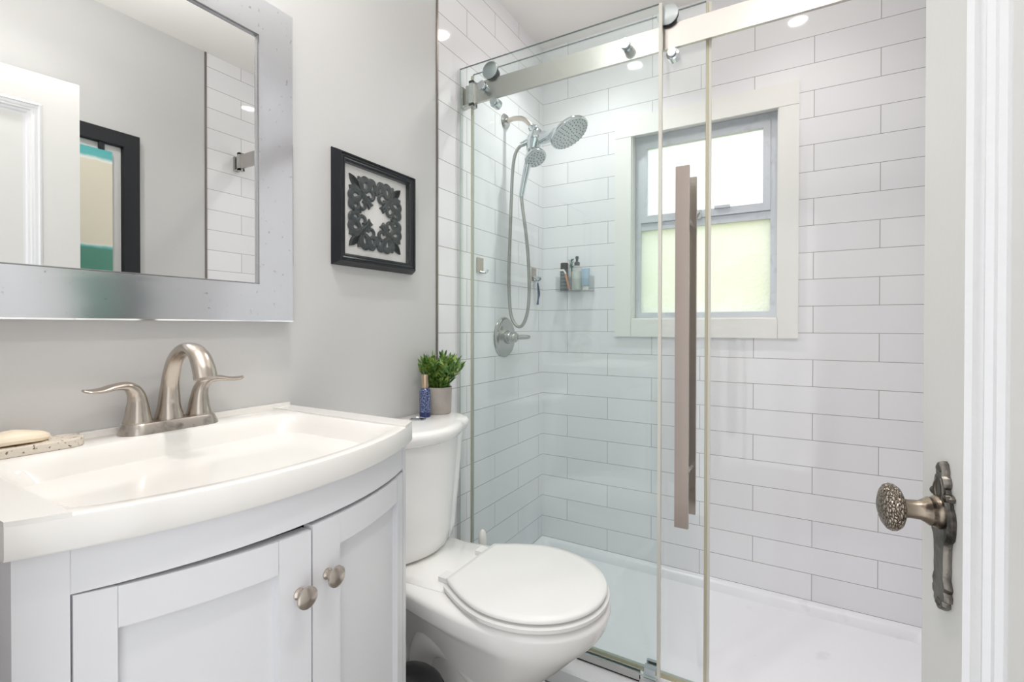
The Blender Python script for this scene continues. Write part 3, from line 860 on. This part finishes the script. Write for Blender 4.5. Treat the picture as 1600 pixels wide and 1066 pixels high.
# plant and spray bottle on the tank
px_, py_, pz_ = .064, 1.274, .7703
pl = thing('potted_plant', 'small leafy green plant in a concrete pot on the toilet tank', 'plant', (px_, py_, pz_))
bm = B(); lathe(bm, [(.0385, 0), (.041, .002), (.0435, .086), (.043, .088), (.040, .087), (.039, .075)], (px_, py_, pz_), (0, 0, 1), 40, True, False); pot = obj('pot', bm, M['concrete'], pl)
bm = B(); lathe(bm, [(.0389, .074), (.02, .078), (0, .079)], (px_, py_, pz_), (0, 0, 1), 24, False, False); obj('soil', bm, M['soil'], pl)
bm = B()
def leaf(bm, p, d, L, wd, curl):
    d = d.normalized()
    s = d.cross(Vector((random.uniform(-.4, .4), random.uniform(-.4, .4), 1))).normalized()
    n = s.cross(d)
    rows = []
    for k, (t, w_) in enumerate(((0, .12), (.25, .75), (.5, 1), (.75, .72), (1, .03))):
        c = p + d * L * t - n * curl * t * t * L
        rows.append([bm.verts.new(c - s * wd * w_ + n * wd * .25 * w_), bm.verts.new(c), bm.verts.new(c + s * wd * w_ + n * wd * .25 * w_)])
    for a, b_ in zip(rows, rows[1:]):
        bm.faces.new((a[0], a[1], b_[1], b_[0])); bm.faces.new((a[1], a[2], b_[2], b_[1]))
for k in range(46):
    a = random.uniform(0, 2 * PI); sprd = math.sqrt(random.random())
    base = Vector((px_ + .026 * sprd * math.cos(a), py_ + .026 * sprd * math.sin(a), pz_ + .076))
    lean = .08 + .62 * sprd
    d = Vector((math.cos(a) * lean, math.sin(a) * lean, 1)).normalized()
    if d.x < 0: d.x *= .35
    H = random.uniform(.085, .125) * (1 - .15 * sprd)
    pts = [base + d * H * t + Vector((math.cos(a), math.sin(a), 0)) * .018 * sprd * t * t for t in (0, .35, .7, 1)]
    for q in pts: q.x = max(q.x, .012)
    tube(bm, pts, [.0014, .0013, .0011, .0007], 5)
    nl = 15
    for j in range(nl):
        t = .12 + .86 * j / (nl - 1)
        f = t * 3; i0 = min(int(f), 2); p = pts[i0].lerp(pts[i0 + 1], f - i0)
        b2 = a + j * 2.4 + random.uniform(-.4, .4)
        ld = Vector((math.cos(b2), math.sin(b2), random.uniform(.5, 1.2))) + d * .5
        if p.x < .05 and ld.x < 0: ld.x *= -.3
        leaf(bm, p, ld, random.uniform(.022, .034), random.uniform(.0034, .0052), random.uniform(.0, .35))
    leaf(bm, pts[-1], d, .03, .005, .1)
for v in bm.verts: v.co.x = max(v.co.x, .008)
obj('foliage', bm, M['leaf'], pl, angle=80)
bx_, by_ = .072, 1.194
bt = thing('spray_bottle', 'small navy floral spray bottle with a gold cap beside the plant', 'bottle', (bx_, by_, pz_))
bm = B(); lathe(bm, [(.0165, 0), (.018, .002), (.018, .08), (.0165, .087), (.0125, .0915), (.0115, .093)], (bx_, by_, pz_), (0, 0, 1), 36); obj('bottle_body', bm, M['navy_print'], bt)
bm = B(); lathe(bm, [(.0116, .0932), (.0118, .134), (.011, .1355), (0, .136)], (bx_, by_, pz_), (0, 0, 1), 32); obj('cap', bm, M['gold_cap'], bt)

# ------------------------------------------------------------------ shower pan
pan = B()
def prect(i_s, i_f, i_b, zs, zf, zb, r=.03, n=5):
    x0, x1, y0, y1 = i_s, W - i_s, 1.395 + i_f, BACK - i_b
    p = []
    for cx_, cy_, a0 in ((x1 - r, y1 - r, 0), (x0 + r, y1 - r, PI / 2), (x0 + r, y0 + r, PI), (x1 - r, y0 + r, 1.5 * PI)):
        for k in range(n + 1):
            a = a0 + PI / 2 * k / n
            p.append((cx_ + r * math.cos(a), cy_ + r * math.sin(a), zf if cy_ < 1.7 else zb))
    return p
loft(pan, [prect(.001, 0, .001, 0, FLOOR + .001, FLOOR + .001, .004), prect(.001, 0, .001, 0, -.034, -.002, .004), prect(.001, .006, .001, 0, -.027, 0, .004),
           prect(.018, .085, .018, 0, -.026, -.003, .02), prect(.026, .092, .026, 0, -.032, -.012, .03), prect(.036, .1, .036, 0, -.045, -.040, .04), prect(.07, .14, .07, 0, -.048, -.046, .06), prect(.3, .3, .3, 0, -.052, -.052, .06)])
tag(obj('shower_pan', pan, M['acrylic_pan'], angle=40), 'white low shower tray with a curb beneath the glass door', 'shower tray')

# ------------------------------------------------------------------ glass enclosure
GY0, GY1 = 1.463, 1.471
def pane(bm, x0, x1, y0, y1, z0, z1):
    v, fs = box(bm, (x0, y0, z0), (x1, y1, z1))
    for f in fs:
        c = f.calc_center_median()
        if abs(c.z - z1) < 1e-6: f.material_index = 2
        elif abs(c.x - x0) < 1e-6 or abs(c.x - x1) < 1e-6 or abs(c.z - z0) < 1e-6: f.material_index = 1
fx = thing('fixed_glass_panel', 'fixed clear glass panel against the shower head wall', 'glass panel', (.37, 1.467, -.02))
bm = B(); pane(bm, .010, .742, GY0, GY1, -.006, 2.022); obj('glass', bm, [M['glass_fixed'], M['glass_edge'], M['glass_top_edge']], fx)
bm = B(); box(bm, (.003, GY0 - .0045, -.0235), (.690, GY0 - .001, .004)); box(bm, (.003, GY1 + .001, -.0235), (.690, GY1 + .0045, .004)); box(bm, (.003, GY0 - .0045, -.0245), (.690, GY1 + .0045, -.020))
obj('channel', bm, M['chrome_satin'], fx, bevel=.0008)['label'] = 'chrome channel along the curb'
bm = B(); box(bm, (.7422, GY0 - .0025, .003), (.7515, GY1 + .0025, 2.02)); obj('edge_seal', bm, M['seal_clear'], fx)
bm = B(); box(bm, (.001, GY0 - .0015, .005), (.0098, GY1 + .0015, 2.02)); obj('wall_seal', bm, M['acrylic'], fx)

DY0, DY1 = 1.514, 1.522
sd_ = thing('sliding_glass_door', 'clear sliding glass shower door with tall steel pull handle', 'shower door', (.45, 1.518, -.02))
bm = B(); pane(bm, .036, .866, DY0, DY1, -.010, 2.018); obj('glass', bm, [M['glass_door'], M['glass_edge'], M['glass_top_edge']], sd_)
bm = B(); box(bm, (.8665, DY0 - .001, -.012), (.8735, DY1 + .001, 2.012)); obj('strike_seal', bm, M['seal'], sd_)
bm = B(); box(bm, (.8738, DY0 + .0005, -.012), (.8815, DY1 - .0005, 2.012)); obj('seal_fin', bm, M['seal_clear'], sd_)
bm = B(); box(bm, (.0275, DY0 - .002, -.012), (.0355, DY1 + .002, 2.012)); obj('wall_side_seal', bm, M['seal'], sd_)
bm = B(); box(bm, (.036, DY0 - .002, -.019), (.866, DY1 + .002, -.0105)); box(bm, (.036, DY0 - .005, -.024), (.866, DY0 + .001, -.019)); obj('bottom_seal', bm, M['seal'], sd_)
for x in (.136, .764):
    bm = B(); lathe(bm, [(.029, .0), (.031, .001), (.031, .003)], (x, 1.4735, 1.990), (0, 1, 0), 48); r_ = obj('roller', bm, M['grey_cap'], sd_)
    bm = B(); lathe(bm, [(.0305, .0032), (.0305, .0125)], (x, 1.4735, 1.990), (0, 1, 0), 48); lathe(bm, [(.0205, .0125), (.0205, .0405)], (x, 1.4735, 1.990), (0, 1, 0), 32); obj('tyre', bm, M['rubber'], r_)
    bm = B(); lathe(bm, [(.012, 0), (.0125, .002), (.0125, .009), (.0105, .010), (.0105, .012), (.018, .014), (.018, .0395)], (x + .012, 1.4745, 1.876), (0, 1, 0), 32); obj('guide_stop', bm, M['chrome'], sd_)
bm = B(); box(bm, (.794, 1.448, .476), (.832, 1.460, 1.524)); hd = obj('pull_handle', bm, M['steel_bar'], sd_, bevel=.0012)
bm = B(); box(bm, (.794, 1.572, .476), (.832, 1.584, 1.524)); obj('pull_handle', bm, M['steel_bar'], sd_, bevel=.0012)
for z in (.62, 1.38):
    bm = B(); lathe(bm, [(.009, 0), (.009, .0538)], (.813, 1.4601, z), (0, 1, 0), 20); lathe(bm, [(.009, .062), (.009, .1118)], (.813, 1.4601, z), (0, 1, 0), 20); obj('handle_post', bm, M['chrome_satin'], sd_)
gd = B(); box(gd, (.696, 1.487, -.0255), (.732, 1.5085, .006)); box(gd, (.696, 1.5245, -.0255), (.732, 1.536, .006)); box(gd, (.696, 1.487, -.0265), (.732, 1.536, -.0245))
tag(obj('door_guide', gd, M['chrome'], bevel=.0015), 'small chrome floor guide block under the sliding glass door', 'door guide')

rl = thing('shower_rail', 'flat satin steel sliding rail across the shower opening', 'rail', (W / 2, 1.494, 1.93))
bm = B(); box(bm, (.02, 1.4880, 1.893), (W - .02, 1.4990, 1.966)); obj('bar', bm, M['rail_metal'], rl, bevel=.001)
for x, s in ((0, 1), (W, -1)):
    bm = B()
    a, b_ = sorted((x + s * .0012, x + s * .012)); box(bm, (a, 1.480, 1.886), (b_, 1.510, 1.962))
    a, b_ = sorted((x + s * .012, x + s * .042)); box(bm, (a, 1.4842, 1.886), (b_, 1.5045, 1.893))
    a, b_ = sorted((x + s * .042, x + s * .060)); box(bm, (a, 1.4775, 1.882), (b_, 1.4878, 1.975)); box(bm, (a, 1.4992, 1.882), (b_, 1.5075, 1.975)); box(bm, (a, 1.4775, 1.9662), (b_, 1.5075, 1.976)); box(bm, (a, 1.4775, 1.880), (b_, 1.5075, 1.8928))
    obj('bracket', bm, M['chrome_satin'], rl, bevel=.001)
for x, z in ((.112, 1.934), (.641, 1.930)):
    bm = B(); lathe(bm, [(.0145, 0), (.016, .0015), (.016, .0095)], (x, GY0 - .0098, z), (0, 1, 0), 32); lathe(bm, [(.0125, .018), (.0145, .019), (.0145, .0255), (.012, .0265), (.012, .034)], (x, GY0 - .0098, z), (0, 1, 0), 32)
    obj('standoff', bm, M['chrome'], rl)

# ------------------------------------------------------------------ shower fittings (on the plane y = 1.81)
SY = 1.81
sh = thing('rain_shower', 'chrome rain shower head with detachable hand spray on the tiled wall', 'shower head', (0, SY, 1.956))
bm = B(); lathe(bm, [(.032, .0008), (.0325, .003), (.027, .010), (.015, .014), (.012, .0145)], (0, SY, 1.956), (1, 0, 0), 36); obj('wall_flange', bm, M['chrome_satin'], sh)
bm = B(); tube(bm, cat([(.012, SY, 1.956), (.05, SY, 1.958), (.09, SY, 1.948), (.12, SY, 1.922), (.135, SY, 1.898)], 6), .0105, 18, up=(0, 1, 0)); obj('shower_arm', bm, M['nickel'], sh)
bm = B()
p = cat([(.13, SY, 1.905), (.142, SY, 1.888), (.150, SY, 1.872), (.150, SY, 1.850), (.143, SY, 1.826), (.138, SY, 1.80)], 6)
tube(bm, p, lerp_list([.016, .021, .030, .037, .034, .028], len(p)), 22, up=(0, 1, 0))
p = cat([(.150, SY, 1.858), (.180, SY, 1.850), (.215, SY, 1.848), (.262, SY, 1.852)], 6)
tube(bm, p, lerp_list([(.030, .034), (.027, .028), (.033, .021), (.058, .013)], len(p)), 22, up=(0, 0, 1))
lathe(bm, [(.0085, 0), (.0095, .006), (.0095, .014), (.007, .016)], (.158, SY - .018, 1.884), (.35, -.6, .6), 18)
lathe(bm, [(.0105, 0), (.0105, .03), (.009, .034), (.0085, .05)], (.135, SY - .012, 1.846), (-.75, -.35, -.35), 18)
obj('diverter_body', bm, M['chrome'], sh, angle=50)
RN = Vector((.53, -.03, -.84)).normalized(); RC = Vector((.308, SY - .008, 1.842))
bm = B(); lathe(bm, [(.03, -.028), (.058, -.022), (.079, -.011), (.084, -.002), (.083, .004), (.079, .006)], RC, RN, 48); rain = obj('rain_head', bm, M['chrome'], sh, angle=50)
bm = B(); lathe(bm, [(.0785, .0062), (.0775, .0075), (0, .0085)], RC, RN, 48, True, False)
u, v, a_ = basis(RN)
for rad, n in ((.014, 6), (.03, 11), (.046, 17), (.061, 23), (.074, 28)):
    for k in range(n):
        t_ = 2 * PI * k / n
        lathe(bm, [(.0024, 0), (.0017, .0035)], RC + RN * .0078 + (u * math.cos(t_) + v * math.sin(t_)) * rad, RN, 6, False, True, 1)
obj('spray_face', bm, [pmat('pearl_grey_plastic', srgb(198, 203, 206), .3), pmat('grey_nozzles', srgb(120, 126, 130), .5)], rain)
HN = Vector((.495, -.234, -.84)).normalized(); HC = Vector((.157, SY - .012, 1.765))
bm = B(); lathe(bm, [(.020, -.055), (.028, -.038), (.034, -.026), (.036, -.018), (.044, -.012), (.0475, -.003), (.047, .003), (.0435, .005)], HC, HN, 40)
p = cat([HC - HN * .02 + Vector((-.012, 0, -.004)), (.122, SY - .012, 1.752), (.106, SY - .004, 1.71), (.093, SY, 1.665), (.083, SY, 1.615)], 6)
tube(bm, p, lerp_list([.017, .0155, .0135, .0125, .0105], len(p)), 18, up=(0, 1, 0))
hs = obj('hand_spray', bm, M['chrome'], sh, angle=50)
bm = B(); lathe(bm, [(.043, .0052), (.0425, .0062), (0, .0072)], HC, HN, 40, True, False)
u, v, a_ = basis(HN)
for rad, n in ((.012, 5), (.024, 10), (.035, 15)):
    for k in range(n):
        t_ = 2 * PI * k / n
        lathe(bm, [(.0026, 0), (.0018, .004)], HC + HN * .0062 + (u * math.cos(t_) + v * math.sin(t_)) * rad, HN, 6, False, True, 1)
obj('spray_face', bm, [bpy.data.materials['pearl_grey_plastic'], bpy.data.materials['grey_nozzles']], hs)
bm = B()
p = cat([(.112, SY - .022, 1.828), (.088, SY - .024, 1.822), (.062, SY - .02, 1.79), (.046, SY - .012, 1.72), (.036, SY - .005, 1.60), (.027, SY, 1.45), (.022, SY, 1.30), (.024, SY, 1.18), (.034, SY, 1.105), (.056, SY + .0, 1.066), (.083, SY, 1.06), (.105, SY, 1.092),
         (.118, SY, 1.15), (.122, SY, 1.24), (.116, SY, 1.36), (.104, SY, 1.47), (.09, SY, 1.56), (.083, SY, 1.618)], 8)
tube(bm, p, .0072, 12, up=(0, 1, 0))
obj('hose', bm, pmat('ribbed_steel_hose', srgb(176, 174, 170), .3, 1), sh)

vl = thing('shower_valve', 'round chrome shower valve with a single lever under the hose loop', 'shower valve', (0, 1.805, 1.0125))
VC = (0, 1.805, 1.0125)
bm = B(); lathe(bm, [(.087, .0008), (.0875, .003), (.083, .008), (.072, .0105), (.068, .0085), (.056, .0095), (.034, .016), (.03, .017)], VC, (1, 0, 0), 56); obj('escutcheon', bm, M['chrome_satin'], vl, angle=50)
bm = B(); lathe(bm, [(.029, .0165), (.027, .035), (.0255, .038), (.0225, .04), (.0225, .058), (.019, .062), (0, .064)], VC, (1, 0, 0), 36)
tube(bm, cat([(.047, 1.818, 1.0125), (.060, 1.850, 1.0125), (.070, 1.872, 1.0125), (.076, 1.889, 1.0125)], 5), lerp_list([(.015, .012), (.014, .011), (.016, .0105), (.0135, .009)], 16), 18, up=(0, 0, 1))
obj('lever', bm, M['chrome_satin'], vl, angle=50)

def hook(y, z, label):
    t = thing('wall_hook', label, 'hook', (0, y, z))
    bm = B(); box(bm, (.0006, y - .023, z - .031), (.0035, y + .023, z + .031)); obj('hook_plate', bm, M['nickel'], t, bevel=.001)
    bm = B(); tube(bm, cat([(.0035, y, z - .026), (.018, y, z - .03), (.03, y + .004, z - .029), (.036, y + .006, z - .018)], 5), (.0045), 10); obj('prong', bm, M['chrome'], t)
hook(1.613, 1.305, 'empty square chrome stick-on hook left of the shower hose')
hook(2.083, 1.312, 'square chrome stick-on hook near the tiled corner holding a razor')
rz = thing('razor', 'dark blue razor hanging from the hook near the tiled corner', 'razor', (.022, 2.083, 1.27))
bm = B(); tube(bm, cat([(.0225, 2.083, 1.27), (.025, 2.086, 1.245), (.027, 2.088, 1.215), (.024, 2.086, 1.19), (.022, 2.085, 1.165)], 5), lerp_list([.0035, .0055, .0065, .004, .006], 21), 10); obj('razor_handle', bm, M['blue_plastic'], rz)
bm = B(); box(bm, (.012, 2.060, 1.2905), (.030, 2.106, 1.302)); tube(bm, [(.0225, 2.083, 1.268), (.0215, 2.083, 1.291)], .003, 8); obj('razor_head', bm, M['chrome'], rz, bevel=.002)

# ------------------------------------------------------------------ caddy and its bottles
BY = BACK
ca = thing('shower_caddy', 'small clear acrylic shelf stuck to the tiles beside the window', 'caddy', (.19, BY, 1.232))
bm = B(); box(bm, (.105, BY - .075, 1.226), (.275, BY - .001, 1.230)); box(bm, (.105, BY - .075, 1.2302), (.275, BY - .072, 1.285)); box(bm, (.105, BY - .0718, 1.2302), (.108, BY - .0042, 1.30)); box(bm, (.272, BY - .0718, 1.2302), (.275, BY - .0042, 1.30))
obj('tray', bm, M['acrylic'], ca)
bm = B(); box(bm, (.105, BY - .004, 1.2302), (.275, BY - .001, 1.30)); obj('back_plate', bm, M['acrylic'], ca)
cz = 1.2306
t = thing('shampoo_bottle', 'charcoal bottle standing at the corner end of the clear shelf', 'bottle', (.132, BY - .03, cz))
bm = B(); lathe(bm, [(.019, 0), (.020, .002), (.020, .10), (.019, .103)], (.132, BY - .03, cz), (0, 0, 1), 28)
for k in range(5): lathe(bm, [(.0203, .012 + k * .017), (.0203, .022 + k * .017)], (.132, BY - .03, cz), (0, 0, 1), 28, True, True, 1)
obj('bottle_body', bm, [M['bottle_dark'], pmat('grey_label_bands', srgb(112, 120, 124), .4)], t)
bm = B(); lathe(bm, [(.0185, .1035), (.0185, .135), (.017, .137)], (.132, BY - .03, cz), (0, 0, 1), 28); obj('cap', bm, M['black_plastic'], t)
t = thing('pump_bottle', 'clear labelled pump bottle standing in the middle of the shelf', 'bottle', (.2, BY - .034, cz))
bm = B(); lathe(bm, [(.026, 0), (.0275, .003), (.0275, .096), (.024, .108), (.012, .118), (.011, .121)], (.2, BY - .034, cz), (0, 0, 1), 32); obj('bottle_body', bm, M['acrylic'], t)
bm = B(); lathe(bm, [(.0262, .004), (.0262, .092)], (.2, BY - .034, cz), (0, 0, 1), 32); obj('bottle_label', bm, M['bottle_clear'], t)
bm = B(); lathe(bm, [(.013, .1212), (.013, .136), (.006, .138), (.0055, .15), (.0075, .151), (.0075, .163), (.005, .165)], (.2, BY - .034, cz), (0, 0, 1), 20); tube(bm, [(.2, BY - .04, cz + .157), (.206, BY - .06, cz + .155)], .004, 10); obj('pump', bm, M['bottle_dark'], t)
t = thing('face_wash_tube', 'pale blue tube standing on its cap at the window end of the shelf', 'tube', (.25, BY - .05, cz))
bm = B()
loft(bm, [[(.25 + rx * math.cos(a), BY - .05 + ry * math.sin(a), cz + z) for a in [2 * PI * i / 24 for i in range(24)]] for rx, ry, z in ((.0145, .0145, .0185), (.018, .0165, .022), (.019, .011, .06), (.0205, .003, .095), (.0205, .0015, .102))]); obj('tube_body', bm, M['bottle_blue'], t)
bm = B(); lathe(bm, [(.0145, 0), (.0145, .018)], (.25, BY - .05, cz), (0, 0, 1), 24); obj('cap', bm, M['white_plastic'], t)
t = thing('disposable_razor', 'terracotta handled razor leaning in front of the charcoal bottle', 'razor', (.16, BY - .062, cz))
bm = B(); tube(bm, cat([(.172, BY - .0625, cz + .006), (.163, BY - .0625, cz + .04), (.153, BY - .0625, cz + .08)], 5), .0052, 10); obj('razor_handle', bm, M['orange'], t)
bm = B(); tube(bm, cat([(.153, BY - .0625, cz + .081), (.149, BY - .063, cz + .092), (.140, BY - .064, cz + .098)], 4), .0035, 8); box(bm, (.118, BY - .069, cz + .095), (.146, BY - .059, cz + .103)); obj('razor_head', bm, M['white_plastic'], t)
bm = B()
tube(bm, [(.168, BY - .018, cz + .002), (.165, BY - .018, cz + .13)], .004, 8)
for k in range(14):
    a = k * 2.4
    leaf(bm, Vector((.165, BY - .024, cz + .11 + k * .0025)), Vector((math.cos(a), -abs(math.sin(a)) * .4 , .9)), .022, .004, .1)
tag(obj('bottle_brush', bm, M['teal_leaf'], angle=60), 'teal green bristly brush standing behind the charcoal bottle', 'brush')
